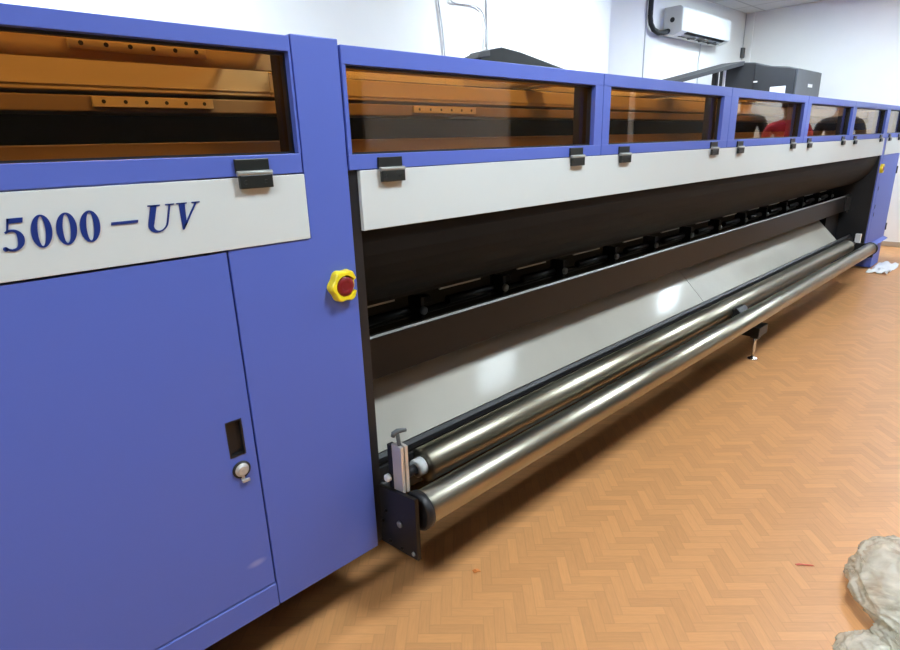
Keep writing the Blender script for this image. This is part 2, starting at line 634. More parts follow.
lk.lathe(c, (0, -1, 0), [(0, 0.0165), (0.004, 0.0165), (0.006, 0.014), (0.006, 0.012), (0.009, 0.0115), (0.010, 0.009), (0.0085, 0.0), ], 28)
lk.box(0.3675, 0.3715, -0.0118, -0.0105, -0.588, -0.584)
lk.box(0.366, 0.381, -0.010, -0.004, -0.6125, -0.607, 0.001)
lk.box(0.366, 0.373, -0.006, -0.002, -0.612, -0.592, 0.001)
MB().lathe(c, (0, -1, 0), [(0, 0.0205), (0.003, 0.0205), (0.0045, 0.018), (0.0045, 0.0)], 28).build('lock_ring', BLACK, door)
lk.build('door_lock', LOCKM, door)
# kick panel
MB().prism_x([(-0.002, ZB), (0.02, ZB), (0.02, -0.8765), (0.002, -0.8765), (-0.002, -0.8805)], XA, 0.4045).build('kick_panel', BLUE, PR)
# near sign panel
sg = MB().box(XA + 0.005, 0.5705, -0.005, 0.011, -0.1625, -0.041, 0.0015).build('sign_panel', WHITEP, PR)

# lettering 5000-UV -------------------------------------------------
def lettering():
    t = bmesh.new()
    y0, y1 = -0.0066, -0.0050
    def ribbon(pts, closed=False):
        """pts: (left_x, left_z, right_x, right_z)"""
        A = []
        for lx, lz, rx, rz in pts:
            A.append((t.verts.new(U(lx, y0, lz)), t.verts.new(U(rx, y0, rz)),
                      t.verts.new(U(lx, y1, lz)), t.verts.new(U(rx, y1, rz))))
        n = len(A)
        rng = range(n) if closed else range(n - 1)
        for i in rng:
            a, b = A[i], A[(i + 1) % n]
            t.faces.new((a[0], b[0], b[1], a[1]))
            t.faces.new((a[2], a[3], b[3], b[2]))
            t.faces.new((a[0], a[2], b[2], b[0]))
            t.faces.new((a[1], b[1], b[3], a[3]))
    def poly(P):
        A = [t.verts.new(U(x, y0, z)) for x, z in P]
        B = [t.verts.new(U(x, y1, z)) for x, z in P]
        t.faces.new(A)
        for i in range(len(P)):
            j = (i + 1) % len(P)
            t.faces.new((A[i], B[i], B[j], A[j]))
    def zero(cx, cz, w, h, sl):
        pts = []
        for k in range(40):
            a = 2 * pi * k / 40
            ox, oz = w / 2 * cos(a), h / 2 * sin(a)
            ix, iz = w * 0.185 * cos(a), h * 0.445 * sin(a)
            pts.append((cx + ox + sl * oz, cz + oz, cx + ix + sl * iz, cz + iz))
        ribbon(pts, True)
    zc, hh = -0.0975, 0.0455
    zero(0.1425, zc, 0.0255, hh * 1.02, 0.10)
    zero(0.1732, zc, 0.0260, hh * 1.02, 0.10)
    zero(0.2035, zc, 0.0265, hh * 1.02, 0.10)
    # 5
    x0 = 0.0990
    s = 0.10
    def P(x, z):
        return (x0 + x + s * (z - 0.0225) * 1.0, -0.1200 + z)
    poly([P(0.0055, 0.0440), P(0.0235, 0.0440), P(0.0225, 0.0372), P(0.0050, 0.0372)])
    poly([P(0.0050, 0.0440), P(0.0072, 0.0440), P(0.0052, 0.0270), P(0.0026, 0.0250)])
    pts = []
    for k in range(22):
        a = radians(128 - k * (128 + 135) / 21)
        cx, cz = 0.0088, 0.0140
        th = 0.0030 + 0.0052 * max(0, cos(a)) ** 0.8
        ro = 0.0140
        ox, oz = cx + ro * cos(a), cz + 0.0150 * sin(a)
        ri = ro - th
        ix, iz = cx + ri * cos(a), cz + (0.0150 - min(th, 0.0036)) * sin(a)
        a_, b_ = P(ox, oz), P(ix, iz)
        pts.append((*a_, *b_))
    ribbon(pts)
    cc = P(0.0000, 0.0030)
    poly([(cc[0] + 0.0032 * cos(2 * pi * k / 12), cc[1] + 0.0032 * sin(2 * pi * k / 12)) for k in range(12)])
    # dash
    poly([(0.2315, -0.0992), (0.2695, -0.0992), (0.2705, -0.0948), (0.2325, -0.0948)])
    # U italic
    def Q(x, z):
        return (0.2740 + x + 0.26 * z, -0.1180 + z)
    poly([Q(0.0025, 0.0435), Q(0.0210, 0.0435), Q(0.0208, 0.0415), Q(0.0025, 0.0415)])
    poly([Q(0.0290, 0.0435), Q(0.0425, 0.0435), Q(0.0425, 0.0415), Q(0.0290, 0.0415)])
    pts = [(*Q(0.0068, 0.0430), *Q(0.0160, 0.0430)), (*Q(0.0062, 0.0140), *Q(0.0150, 0.0140))]
    for k in range(1, 13):
        a = radians(180 + k * 180 / 12)
        pts.append((*Q(0.0215 + 0.0153 * cos(a), 0.0140 + 0.0140 * sin(a)),
                    *Q(0.0242 + 0.0100 * cos(a), 0.0140 + 0.0110 * sin(a))))
    pts += [(*Q(0.0372, 0.0430), *Q(0.0345, 0.0430))]
    ribbon(pts)
    # V italic
    def V(x, z):
        return (0.3222 + x + 0.22 * z, -0.1180 + z)
    poly([V(0.0000, 0.0435), V(0.0165, 0.0435), V(0.0163, 0.0415), V(0.0000, 0.0415)])
    poly([V(0.0245, 0.0435), V(0.0375, 0.0435), V(0.0375, 0.0415), V(0.0245, 0.0415)])
    poly([V(0.0035, 0.0430), V(0.0128, 0.0430), V(0.0186, 0.0085), V(0.0150, 0.0000), V(0.0128, 0.0000)])
    poly([V(0.0298, 0.0430), V(0.0330, 0.0430), V(0.0152, 0.0000), V(0.0146, 0.0060)])
    bmesh.ops.recalc_face_normals(t, faces=t.faces[:])
    mb = MB()
    mb._merge(t)
    return mb
lettering().build('model_lettering', NAVY, sg)['label'] = 'navy serif lettering 5000-UV'

# hoods ------------------------------------------------------------
def hinge(x, z, w, parent):
    m = MB()
    m.box(x - w / 2, x + w / 2, -0.009, -0.004, z - 0.001, z + 0.023, 0.0012)
    m.box(x - w / 2 + 0.003, x + w / 2 + 0.001, -0.016, -0.0065, z - 0.027, z - 0.004, 0.0015)
    m.cyl(U(x - w / 2, -0.0125, z - 0.001), U(x + w / 2 + 0.002, -0.0125, z - 0.001), 0.0052, 14, 1)
    for sx in (-0.3, 0.3):
        m.lathe(U(x + sx * w, -0.016, z - 0.016), (0, -1, 0), [(0, 0.004), (0.0015, 0.0035), (0.001, 0.0)], 10)
    return m.build('hinge', [HINGE, HINGEL], parent)

def hood(x0, x1, wx0, wx1, zt, wz1, wz0, zb, hs, solid=False, name='hood'):
    f = MB()
    yf, yk = -0.004, 0.022
    f.box(x0, x1, yf, yk, wz1, zt, 0.0015)
    f.box(x0, x1, yf, yk, zb, wz0, 0.0015)
    f.box(x0, wx0, yf, yk, wz0, wz1)
    f.box(wx1, x1, yf, yk, wz0, wz1)
    # top frame going back
    f.box(x0, x1, yk, 0.06, zt - 0.012, zt)
    f.box(x0, x1, YB - 0.05, YB, zt - 0.012, zt)
    f.box(x0, wx0, 0.06, YB - 0.05, zt - 0.012, zt)
    f.box(wx1, x1, 0.06, YB - 0.05, zt - 0.012, zt)
    o = f.build(name, BLUE, PR)
    MB().box(wx0 - 0.008, wx1 + 0.008, yk + 0.0002, yk + 0.004, wz0 - 0.008, wz1 + 0.006).build('window_pane', AMBER, o)
    MB().box(wx0, wx1, 0.055, YB - 0.045, zt - 0.017, zt - 0.0125).build('added_top_sheet' if solid else 'added_top_pane', BLUE if solid else AMBER, o)  # unseen tops: amber added to let light in, solid to darken far hoods
    g = MB()      # dark seal round the pane
    s = 0.004
    g.box(wx0, wx1, 0.010, yk, wz1 - s, wz1)
    g.box(wx0, wx1, 0.010, yk, wz0, wz0 + s)
    g.box(wx0, wx0 + s, 0.010, yk, wz0 + s, wz1 - s)
    g.box(wx1 - s, wx1, 0.010, yk, wz0 + s, wz1 - s)
    g.build('window_seal', BLACK, o)
    for rx in (wx0 - 0.012, wx1 + 0.006):
        MB().box(rx, rx + 0.006, 0.03, 0.075, zb + 0.004, zt - 0.02).build('hood_rib', BLACK, o)
    for hx, hz in hs:
        hinge(hx, hz, 0.063, o)
    return o

hood(XA, 0.5685, XA + 0.06, 0.564, 0.195, 0.169, -0.004, -0.039, [(0.4685, -0.033), (-0.30, -0.033)])
HB = [(0.6745, 1.587, 0.683, 1.547), (1.5905, 2.531, 1.629, 2.463), (2.5345, 3.519, 2.603, 3.466), (3.5225, 4.459, 3.578, 4.420), (4.4625, 5.430, 4.503, 5.372)]
HH = [(0.775, 1.455), (1.719, 2.401), (2.666, 3.347), (3.619, 4.283), (4.566, 5.291)]
for (x0, x1, a, b), (h1, h2) in zip(HB, HH):
    hood(x0, x1, a, b, 0.190, 0.156, -0.010, -0.040, [(h1, -0.040), (h2, -0.038)], x0 > 3.0)
hood(5.4335, XB, 5.475, XB - 0.05, 0.190, 0.160, -0.008, -0.040, [(5.584, -0.036), (5.93, -0.036)], True)

# long white front panel under the hoods
MB().box(0.697, 5.437, -0.005, 0.009, -0.1635, -0.0415, 0.0015).build('front_panel', WHITEP, PR)
MB().box(0.672, 0.6965, 0.004, 0.02, -0.93, -0.0415).build('opening_edge', BLACK, PR)

# far cabinet --------------------------------------------------------
MB().box(5.441, 5.52, -0.002, 0.03, -0.86, -0.041, 0.002).build('column_panel', BLUE, PR)
MB().box(5.5225, XB, -0.005, 0.02, -0.1635, -0.0415, 0.0015).build('sign_panel', WHITEP, PR)
fd = MB().box(5.5225, XB, -0.002, 0.02, -0.86, -0.1665, 0.002).build('cabinet_door', BLUE, PR)
for zz in (-0.80, -0.33):
    MB().box(XB - 0.012, XB + 0.004, -0.010, -0.002, zz, zz + 0.06, 0.002).build('door_latch', BLACK, fd)
for zz in (-0.40, -0.54, -0.60):
    MB().box(5.545, 5.555, -0.004, -0.002, zz - 0.03, zz, 0.0006).build('door_slot', BLACK, fd)
MB().box(XB - 0.01, XB, 0.021, YB, -0.86, 0.17, 0.002).build('end_panel', BLUE, PR)
MB().prism_x([(-0.035, -0.868), (0.03, -0.868), (0.03, -0.858), (-0.005, -0.852)], 5.42, XB).build('drip_ledge', BLUE, PR)
MB().box(5.84, XB, 0.004, 0.30, -1.088, -0.866, 0.003).build('cabinet_foot', BLUE, PR)
MB().box(5.424, 5.440, 0.003, YB - 0.02, -0.93, -0.045).build('inner_side_wall', BLACK, PR)

# body: rear, bottom, inner dark shells
MB().box(XA, XB, YB, YB + 0.01, ZF + 0.012, -0.03, 0.002).build('rear_panel', BLUE, PR)  # unseen; carried down to the floor to block light from behind
MB().box(XA, XB, YB, YB + 0.01, 0.145, 0.19, 0.002).build('rear_rail', BLUE, PR)
MB().box(XA, XB, YB + 0.002, YB + 0.006, -0.029, 0.144).build('rear_pane', AMBER, PR)  # unseen amber back added to let light into the hoods
MB().box(0.69, 5.42, 0.62, 0.63, -0.92, -0.06).build('inner_rear_sheet', BLACKM, PR)
MB().box(XA, 0.648, 0.05, YB - 0.01, ZB, ZB + 0.015).build('cabinet_base', BLACK, PR)
m = MB()
m.box(0.69, 5.42, 0.16, 0.30, -0.955, -0.87, 0.003)
m.box(0.69, 5.42, 0.55, 0.62, -0.955, -0.87, 0.003)
m.build('base_beam', BLACK, PR)
MB().box(0.69, 5.42, 0.115, 0.62, -0.868, -0.86).build('base_sheet', BLACKM, PR)
# feet
for x in (-0.4, 0.25):
    for y in (0.12, 0.62):
        m = MB()
        m.cyl(U(x, y, -1.088), U(x, y, ZB + 0.004), 0.012, 14)
        m.lathe(U(x, y, ZF), (0, 0, 1), [(0, 0.04), (0.006, 0.04), (0.018, 0.016), (0.02, 0.0)], 20)
        m.build('levelling_foot', BLACK, PR)
for x in (1.3, 2.6, 4.0, 5.2):
    m = MB()
    m.cyl(U(x, 0.58, -1.088), U(x, 0.58, -0.95), 0.012, 14)
    m.lathe(U(x, 0.58, ZF), (0, 0, 1), [(0, 0.04), (0.006, 0.04), (0.018, 0.016), (0.02, 0.0)], 20)
    m.build('levelling_foot', BLACK, PR)

# gantry seen through the amber panes
GX0, GX1 = XA + 0.02, XB - 0.03
gy = 0.26
def q2z(q, y):
    return q * (1 + y)
gb = MB()
gb.box(GX0, 0.66, gy, gy + 0.12, q2z(0.093, gy), q2z(0.136, gy), 0.003)
gb.box(0.66, GX1, gy, gy + 0.12, q2z(0.093, gy), q2z(0.130, gy), 0.003)
gb.box(GX0, GX1, gy - 0.004, gy + 0.002, q2z(0.100, gy), q2z(0.103, gy))
ga = gb.build('gantry_beam', GANTRY, PR)
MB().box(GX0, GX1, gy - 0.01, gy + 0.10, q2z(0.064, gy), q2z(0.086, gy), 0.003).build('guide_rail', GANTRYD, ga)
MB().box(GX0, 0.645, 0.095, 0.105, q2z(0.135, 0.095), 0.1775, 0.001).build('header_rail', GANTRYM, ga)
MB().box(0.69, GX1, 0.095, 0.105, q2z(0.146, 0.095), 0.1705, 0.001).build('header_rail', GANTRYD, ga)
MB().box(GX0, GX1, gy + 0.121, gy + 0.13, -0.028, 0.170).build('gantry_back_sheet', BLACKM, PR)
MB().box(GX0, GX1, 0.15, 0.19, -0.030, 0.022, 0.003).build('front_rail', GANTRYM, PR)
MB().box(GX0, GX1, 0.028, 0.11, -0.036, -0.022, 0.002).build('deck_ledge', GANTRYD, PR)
MB().box(0.69, 5.42, 0.19, YB - 0.01, -0.050, -0.034).build('deck_sheet', BLACKM, PR)
def holes(x0, x1, q, y, parent, n=6):
    m = MB()
    z = q2z(q, y)
    m.box(x0, x1, y - 0.008, y - 0.0005, z - 0.009, z + 0.009, 0.0008)
    for i in range(n):
        x = x0 + (x1 - x0) * (i + 0.5) / n
        m.lathe(U(x, y - 0.008, z), (0, -1, 0), [(0, 0.0042), (0.0006, 0.0042), (0.0005, 0.0)], 10, 1)
    m.build('perforated_plate', [GANTRY, BLACK], parent)
holes(0.30, 0.52, 0.078, gy - 0.01, ga)
holes(0.245, 0.455, 0.1545, 0.094, ga)
holes(1.06, 1.30, 0.078, gy - 0.01, ga)

# emergency stops
def estop(x, z, r, name='emergency_stop'):
    m = MB()
    pts_o = []
    n = 44
    t = bmesh.new()
    A = []
    for i in range(n + 1):
        a = radians(28 + 304 * i / n)
        ro = r * (1.0 + 0.07 * cos(6 * a))
        ri = r * 0.66
        ring = []
        for rad, y in ((ro, -0.002), (ro * 0.97, -0.018), (ro * 0.90, -0.021), (ri * 1.05, -0.021), (ri, -0.017), (ri * 0.95, -0.004)):
            ring.append(t.verts.new(U(x, y, z) + Vector((cos(a) * rad, 0, sin(a) * rad))))
        A.append(ring)
    for i in range(n):
        for j in range(6):
            t.faces.new((A[i][j], A[i + 1][j], A[i + 1][(j + 1) % 6], A[i][(j + 1) % 6]))
    t.faces.new(A[0])
    t.faces.new(A[-1])
    bmesh.ops.recalc_face_normals(t, faces=t.faces[:])
    m._merge(t, 0, False)
    m.lathe(U(x, -0.002, z), (0, -1, 0), [(0, r * 0.9), (0.004, r * 0.9), (0.005, 0.0)], 28)
    g = m.build(name, YELLOW, PR)
    g['label'] = 'yellow guard collar with red emergency stop button'
    b = MB()
    b.lathe(U(x, -0.006, z), (0, -1, 0), [(0, r * 0.36), (0.006, r * 0.36), (0.007, r * 0.60), (0.013, r * 0.62), (0.017, r * 0.54), (0.0185, r * 0.3), (0.017, r * 0.26), (0.017, 0)], 28)
    b.build('stop_button', RED, g)
estop(0.632, -0.268, 0.038)
estop(5.50, -0.262, 0.040)

# black media cover curving down behind the white panel
prof = []
for i in range(13):
    a = i / 12
    prof.append((0.012 + 0.24 * (1 - cos(a * pi / 2)), -0.162 - 0.235 * sin(a * pi / 2)))
back = [(y + 0.006, z + 0.004) for y, z in prof[::-1]]
MB().prism_x(prof + back, 0.69, 5.42).build('media_cover', BROWNB, PR)

# pinch roller row in the dark slot
py, pz = 0.26, -0.43
m = MB()
m.cyl(U(0.69, py + 0.02, q2z(-0.372, py + 0.02)), U(5.42, py + 0.02, q2z(-0.372, py + 0.02)), 0.012, 16)
m.build('pinch_shaft', BEAMM, PR)
random.seed(4)
x = 0.80
i = 0
while x < 5.2:
    ln = 0.26 + 0.03 * (i % 2)
    MB().box(x, x + ln * 0.62, py - 0.012, py - 0.006, q2z(-0.3285, py), q2z(-0.3225, py), 0.001).build('slot_glint', BEAME, PR)  # pale strips painted in for highlights along the slot edges
    MB().cyl(U(x + 0.04, py, q2z(-0.362, py)), U(x + ln * 0.85, py, q2z(-0.362, py)), 0.016, 18).build('pinch_roller', BEAMM, PR)
    b = MB()
    bx = x + ln * 0.93
    b.box(bx, bx + 0.012, py - 0.03, py + 0.03, q2z(-0.395, py), q2z(-0.33, py), 0.002)
    b.lathe(U(bx + 0.006, py - 0.03, q2z(-0.362, py)), (0, -1, 0), [(0, 0.014), (0.01, 0.014), (0.014, 0.008), (0.014, 0)], 14, 1)
    b.box(bx + 0.012, bx + 0.05, py - 0.02, py + 0.02, q2z(-0.350, py), q2z(-0.335, py), 0.002, 2)
    b.build('pinch_bracket', [BLACK, BEAME, BEAMM], PR)
    x += ln + 0.075
    i += 1

# support beam in front of the tray
by = 0.142
bz1, bz0 = q2z(-0.405, by), q2z(-0.502, by)
m = MB()
m.prism_x([(by, bz0), (by + 0.02, bz0), (by + 0.02, bz1 + 0.006), (by + 0.004, bz1 + 0.006), (by, bz1)], 0.685, 5.424, 0.001)
bmo = m.build('support_beam', BEAMM, PR)
MB().prism_x([(by + 0.001, bz1 + 0.0015), (by + 0.0036, bz1 + 0.0068), (by + 0.006, bz1 + 0.0068), (by + 0.003, bz1 + 0.0015)], 0.687, 5.26).build('beam_highlight', BEAME, bmo)  # thin pale strip puts the bevel's highlight into colour
m = MB()
m.box(5.27, 5.422, by - 0.008, by - 0.0005, bz0 + 0.002, bz1 - 0.004, 0.001)
m.build('beam_end_plate', BLACK, bmo)
for zz in (-0.467, -0.505):
    m = MB()
    z = zz * (1 + by)
    m.lathe(U(5.33, by - 0.008, z), (0, -1, 0), [(0, 0.011), (0.006, 0.011), (0.008, 0.007), (0.006, 0.0)], 14)
    m.build('bolt', CHROME, bmo)

# sloping catch trays
def tray(x0, x1):
    a = Vector((0.108, -0.762))
    b = Vector((0.262, -0.606))
    m = MB()
    n = Vector((-(b.y - a.y), b.x - a.x)).normalized() * 0.006
    m.prism_x([(a.x, a.y), (b.x, b.y), (b.x - n.x * 1.0, b.y - n.y), (a.x - n.x, a.y - n.y)], x0, x1, 0.0008)
    m.build('catch_tray', TRAYM, PR)
tray(0.69, 2.742)
tray(2.7455, 5.06)
MB().box(5.07, 5.42, 0.20, 0.21, -0.86, -0.55).build('end_baffle', BLACKM, PR)
m = MB()
m.prism_x([(0.085, -0.822), (0.100, -0.822), (0.107, -0.7635), (0.100, -0.7605), (0.090, -0.768)], 0.69, 5.40)
m.build('edge_strip', BLACK, PR)
MB().box(0.69, 5.40, 0.072, 0.084, -0.85, -0.782, 0.002).build('slot_rail', BLACKM, PR)
MB().box(0.69, 5.40, 0.080, 0.084, -0.7815, -0.776).build('slot_rail_edge', BEAMM, PR)

# take up rollers and end brackets
ry, rz, rr = 0.035, -0.806, 0.047 * S
fy, fz, fr_ = -0.100, -0.814, 0.042 * S
ru = MB()
ru.lathe(U(0.858, ry, rz), (1, 0, 0), [(0, rr * 0.5), (0.001, rr), ((5.06 - 0.858) * S - 0.001, rr), ((5.06 - 0.858) * S, rr * 0.5)], 48)
ru = ru.build('take_up_roller', STEEL, PR)
MB().lathe(U(0.830, ry, rz), (1, 0, 0), [(0, 0.020), (0.001, rr * 0.52), (0.028, rr * 0.52), (0.030, 0.02)], 36).build('end_collar', WPLAST, ru)
m = MB()
m.cyl(U(0.705, ry, rz), U(0.830, ry, rz), 0.016, 18)
m.build('roller_shaft', BLACK, ru)
MB().cyl(U(5.06, ry, rz), U(5.252, ry, rz), 0.016, 18).build('roller_shaft', BLACK, ru)
rf = MB().lathe(U(0.742, fy, fz), (1, 0, 0), [(0, fr_ * 0.5), (0.001, fr_), ((5.09 - 0.742) * S - 0.001, fr_), ((5.09 - 0.742) * S, fr_ * 0.5)], 48).build('take_up_roller', STEELD, PR)
m = MB()
m.lathe(U(0.718, fy, fz), (1, 0, 0), [(0, fr_ * 0.9), (0.002, fr_ * 1.12), (0.022, fr_ * 1.12), (0.024, fr_ * 0.6)], 36)
m.cyl(U(0.700, fy, fz), U(0.718, fy, fz), 0.014, 16)
m.build('roller_shaft', BLACK, rf)
MB().lathe(U(5.092, fy, fz), (1, 0, 0), [(0, fr_ * 0.9), (0.002, fr_ * 1.12), (0.03, fr_ * 1.12), (0.032, fr_ * 0.4), (0.174, fr_ * 0.4)], 36).build('roller_shaft', BLACK, rf)
# channel between the rollers
m = MB()
m.box(0.715, 5.24, -0.054, 0.0, -0.905, -0.862, 0.002)
m.build('roller_channel', BLACK, PR)
MB().box(0.715, 5.24, -0.048, -0.044, -0.8615, -0.850).build('channel_lip', BEAMM, PR)
# near bracket plate
def bracket(x0, x1, near):
    m = MB()
    if near:
        m.prism_x([(-0.131, -0.918), (0.06, -0.942), (0.06, -0.785), (-0.131, -0.756)], x0, x1, 0.001)
    else:
        m.prism_x([(-0.10, -0.90), (0.08, -0.94), (0.08, -0.80), (-0.10, -0.80)], x0, x1, 0.001)
    b = m.build('roller_bracket', BLACK, PR)
    if not near:
        return b
    MB().prism_x([(-0.1318, -0.9175), (-0.1310, -0.9175), (-0.1310, -0.7560), (0.059, -0.7845), (0.059, -0.7832), (-0.1318, -0.7547)], x0, x1).build('plate_edge', BEAMM, b)
    return b
bk = bracket(0.690, 0.700, True)
for (yy, zz, r_, mm) in ((-0.071, -0.848, 0.010, BEAME), (-0.02, -0.835, 0.005, BEAMM), (-0.118, -0.905, 0.006, BEAME), (-0.03, -0.915, 0.006, BEAMM), (-0.075, -0.912, 0.005, BEAMM), (-0.005, -0.87, 0.005, BEAMM)):
    MB().lathe(U(0.690, yy, zz), (-1, 0, 0), [(0, r_), (0.004, r_ * 0.95), (0.005, r_ * 0.6), (0.003, 0)], 16).build('bolt', mm, bk)
MB().lathe(U(0.6985, -0.03, -0.742), (-1, 0, 0), [(0, 0.011), (0.010, 0.011), (0.014, 0.006), (0.014, 0)], 16).build('shaft_cap', WPLAST, bk)
bracket(5.245, 5.255, False)
MB().box(5.262, 5.40, 0.0, 0.07, -0.92, -0.86, 0.002).build('bracket_arm', BLACK, PR)
# aluminium guide posts with a clamp screw
def post(x, screw=True):
    y0, y1, z0, z1 = -0.076, -0.042, -0.770, -0.650
    w = 0.021
    m = MB()
    m.box(x, x + w * 0.42, y0, y1, z0, z1, 0.0012)
    m.box(x + w * 0.58, x + w, y0, y1, z0, z1, 0.0012)
    m.box(x + w * 0.42, x + w * 0.58, y0 + 0.008, y1, z0, z1 - 0.004)
    p = m.build('guide_post', ALU, PR)
    MB().box(x - 0.001, x + w * 0.7, y1, y1 + 0.016, z0, z1 - 0.006, 0.001).build('post_backing', BLACK, p)
    if screw:
        s = MB()
        c = U(x + 0.008, -0.062, z1)
        s.cyl(c, c + Vector((-0.004, 0, 0.034)), 0.0055, 12)
        s.tube([c + Vector((-0.016, 0.004, 0.030)), c + Vector((-0.014, 0.003, 0.038)), c + Vector((-0.004, 0, 0.043)), c + Vector((0.008, -0.003, 0.042)), c + Vector((0.020, -0.006, 0.040))], [0.006, 0.0075, 0.007, 0.006, 0.005], 12)
        s.build('clamp_screw', MGREY, p)
post(0.7015)
MB().box(5.262, 5.292, 0.0, 0.035, -0.855, -0.735, 0.002).build('guide_post', WPLAST, PR)
# mid support leg
m = MB()
m.cyl(U(3.03, -0.055, -1.092), U(3.03, -0.055, -0.955), 0.0095, 16)
m.lathe(U(3.03, -0.055, ZF), (0, 0, 1), [(0, 0.030), (0.006, 0.030), (0.012, 0.022), (0.014, 0.012), (0.018, 0.012)], 24)
lg = m.build('support_leg', CHROME, PR)
m = MB()
m.box(2.95, 3.07, -0.095, -0.012, -0.958, -0.908, 0.003)
m.box(3.015, 3.045, -0.075, -0.035, -0.985, -0.957, 0.002)
m.build('leg_bracket', BLACK, lg)
MB().prism_x([(0.0, -0.86), (-0.045, -0.86), (-0.05, -0.805), (-0.03, -0.785), (-0.012, -0.785)], 2.80, 2.90, 0.002).build('roller_clamp', BLACK, PR)

# ------------------------------------------------------------------ behind the printer
# dark grey printer with a sloping cover
DP = thing('wide_format_printer', 'dark grey printer housing standing behind the far end of the blue printer', 'printer', U(6.35, 1.15, ZF))
sp = [(0.835, ZF + 0.05), (1.50, ZF + 0.05), (1.50, 0.664), (1.30, 0.662), (1.19, 0.650), (1.10, 0.618), (1.02, 0.602), (0.90, 0.585), (0.835, 0.566)]
MB().prism_x(sp, 6.0, 6.72, 0.012).build('housing', DGREY, DP)
MB().box(6.01, 6.715, 0.822, 0.834, -0.3, 0.562, 0.006).build('front_cover', MGREY, DP)
MB().box(6.34, 6.47, 0.8195, 0.8215, 0.420, 0.448).build('badge', PAPER, DP)
MB().box(5.996, 5.9995, 0.90, 1.03, 0.33, 0.425).build('notice_label', PAPER, DP)
MB().box(5.992, 5.9995, 1.145, 1.18, 0.475, 0.488, 0.002).build('side_latch', WPLAST, DP)
MB().box(5.996, 5.9995, 1.175, 1.182, 0.10, 0.64).build('side_seam', BLACK, DP)
MB().prism_y([(6.01, 0.672), (6.01, 0.636), (4.55, 0.395), (4.55, 0.425)], 1.28, 1.49, 0.003).build('sloping_cover', DGREY, DP)
MB().box(5.84, 5.86, 1.38, 1.40, ZF, 0.61, 0.002).build('cover_post', WPLAST, DP)
MB().box(5.70, 5.75, 1.40, 1.44, ZF, 0.60, 0.002).build('cover_post', BLACK, DP)
for x in (6.08, 6.64):
    for y in (0.9, 1.42):
        MB().box(x - 0.03, x + 0.03, y - 0.03, y + 0.03, ZF, ZF + 0.05, 0.004).build('foot', BLACK, DP)

# black sloping hood
PK = thing('machine_hood', 'black cabinet with a sloping hood peeking over the blue printer left of the pillar', 'machine', U(2.45, 1.05, ZF))
MB().prism_y([(2.13, ZF), (2.95, ZF), (2.95, 0.360), (2.42, 0.437), (2.28, 0.448), (2.20, 0.430), (2.13, 0.40)], 1.0, 1.12, 0.004).build('hood_body', DGREEN, PK)
MB().prism_y([(2.095, 0.385), (2.18, 0.40), (2.18, 0.424), (2.11, 0.412)], 0.985, 1.05, 0.003).build('hood_latch', MGREY, PK)

# air conditioner
AC = thing('air_conditioner', 'white split air conditioner high on the wall behind the printer', 'air conditioner', U(5.83, 1.66, 0.885))
m = MB()
m.prism_x([(1.747, 0.880), (1.640, 0.880), (1.573, 0.905), (1.573, 1.085), (1.60, 1.106), (1.747, 1.106)], 5.31, 6.34, 0.012)
m.build('ac_body', ACM, AC)
MB().prism_x([(1.747, 0.879), (1.642, 0.879), (1.5745, 0.905), (1.5745, 1.085), (1.60, 1.107), (1.747, 1.107)], 5.300, 5.312, 0.006).build('side_cover', ACS, AC)
MB().lathe(U(5.300, 1.665, 1.00), (-1, 0, 0), [(0, 0.024), (0.004, 0.024), (0.005, 0.018), (0.004, 0)], 20).build('side_logo_cap', BLACK, AC)
lv = MB()
def under(y):
    return 0.880 + (1.640 - y) * (0.025 / 0.067) if y < 1.640 else 0.880
lv.prism_x([(1.576, under(1.576) - 0.004), (1.665, 0.876), (1.665, 0.879), (1.576, under(1.576) - 0.001)], 5.42, 6.23)
o = lv.build('air_outlet', BLACKM, AC)
lv = MB()
for y in (1.595, 1.625):
    lv.prism_x([(y, under(y) - 0.010), (y + 0.014, under(y) - 0.008), (y + 0.014, under(y) - 0.0055), (y, under(y) - 0.0075)], 5.43, 6.22)
for x in (5.60, 5.82, 6.03):
    lv.box(x, x + 0.02, 1.58, 1.66, 0.866, 0.874)
lv.build('louvre', MGREY, o)
MB().tube([U(5.01, 1.72, ZC - 0.002), U(5.01, 1.72, 1.15), U(5.01, 1.72, 1.00), U(5.02, 1.715, 0.945), U(5.06, 1.71, 0.905), U(5.13, 1.70, 0.885), U(5.22, 1.70, 0.895), U(5.302, 1.70, 0.915)], 0.024, 14).build('pipe', PIPEM, AC)

# cables on the back wall
def cable(name, pts, r, label, cat='cable', m=CABLEM):
    P = []
    V3 = [U(*p) for p in pts]
    for i in range(len(V3) - 1):
        p0 = V3[max(i - 1, 0)]
        p1, p2 = V3[i], V3[i + 1]
        p3 = V3[min(i + 2, len(V3) - 1)]
        for k in range(6):
            t = k / 6
            P.append(0.5 * ((2 * p1) + (p2 - p0) * t + (2 * p0 - 5 * p1 + 4 * p2 - p3) * t * t + (3 * p1 - p0 - 3 * p2 + p3) * t ** 3))
    P.append(V3[-1])
    o = MB().tube(P, r, 8).build(name, m)
    tag(o, label, cat)
    return o
cable('hanging_cable', [(2.555, 1.738, 1.268), (2.550, 1.738, 1.0), (2.562, 1.738, 0.82), (2.595, 1.738, 0.60), (2.600, 1.738, 0.4), (2.60, 1.738, 0.0)], 0.006, 'thin grey cable hanging down the white wall, left of the two')
o = cable('wall_conduit', [(2.978, 1.738, 1.268), (2.978, 1.738, 0.9), (2.980, 1.738, 0.5), (2.98, 1.738, 0.0)], 0.009, 'grey cable conduit running down the white wall above the black hood')
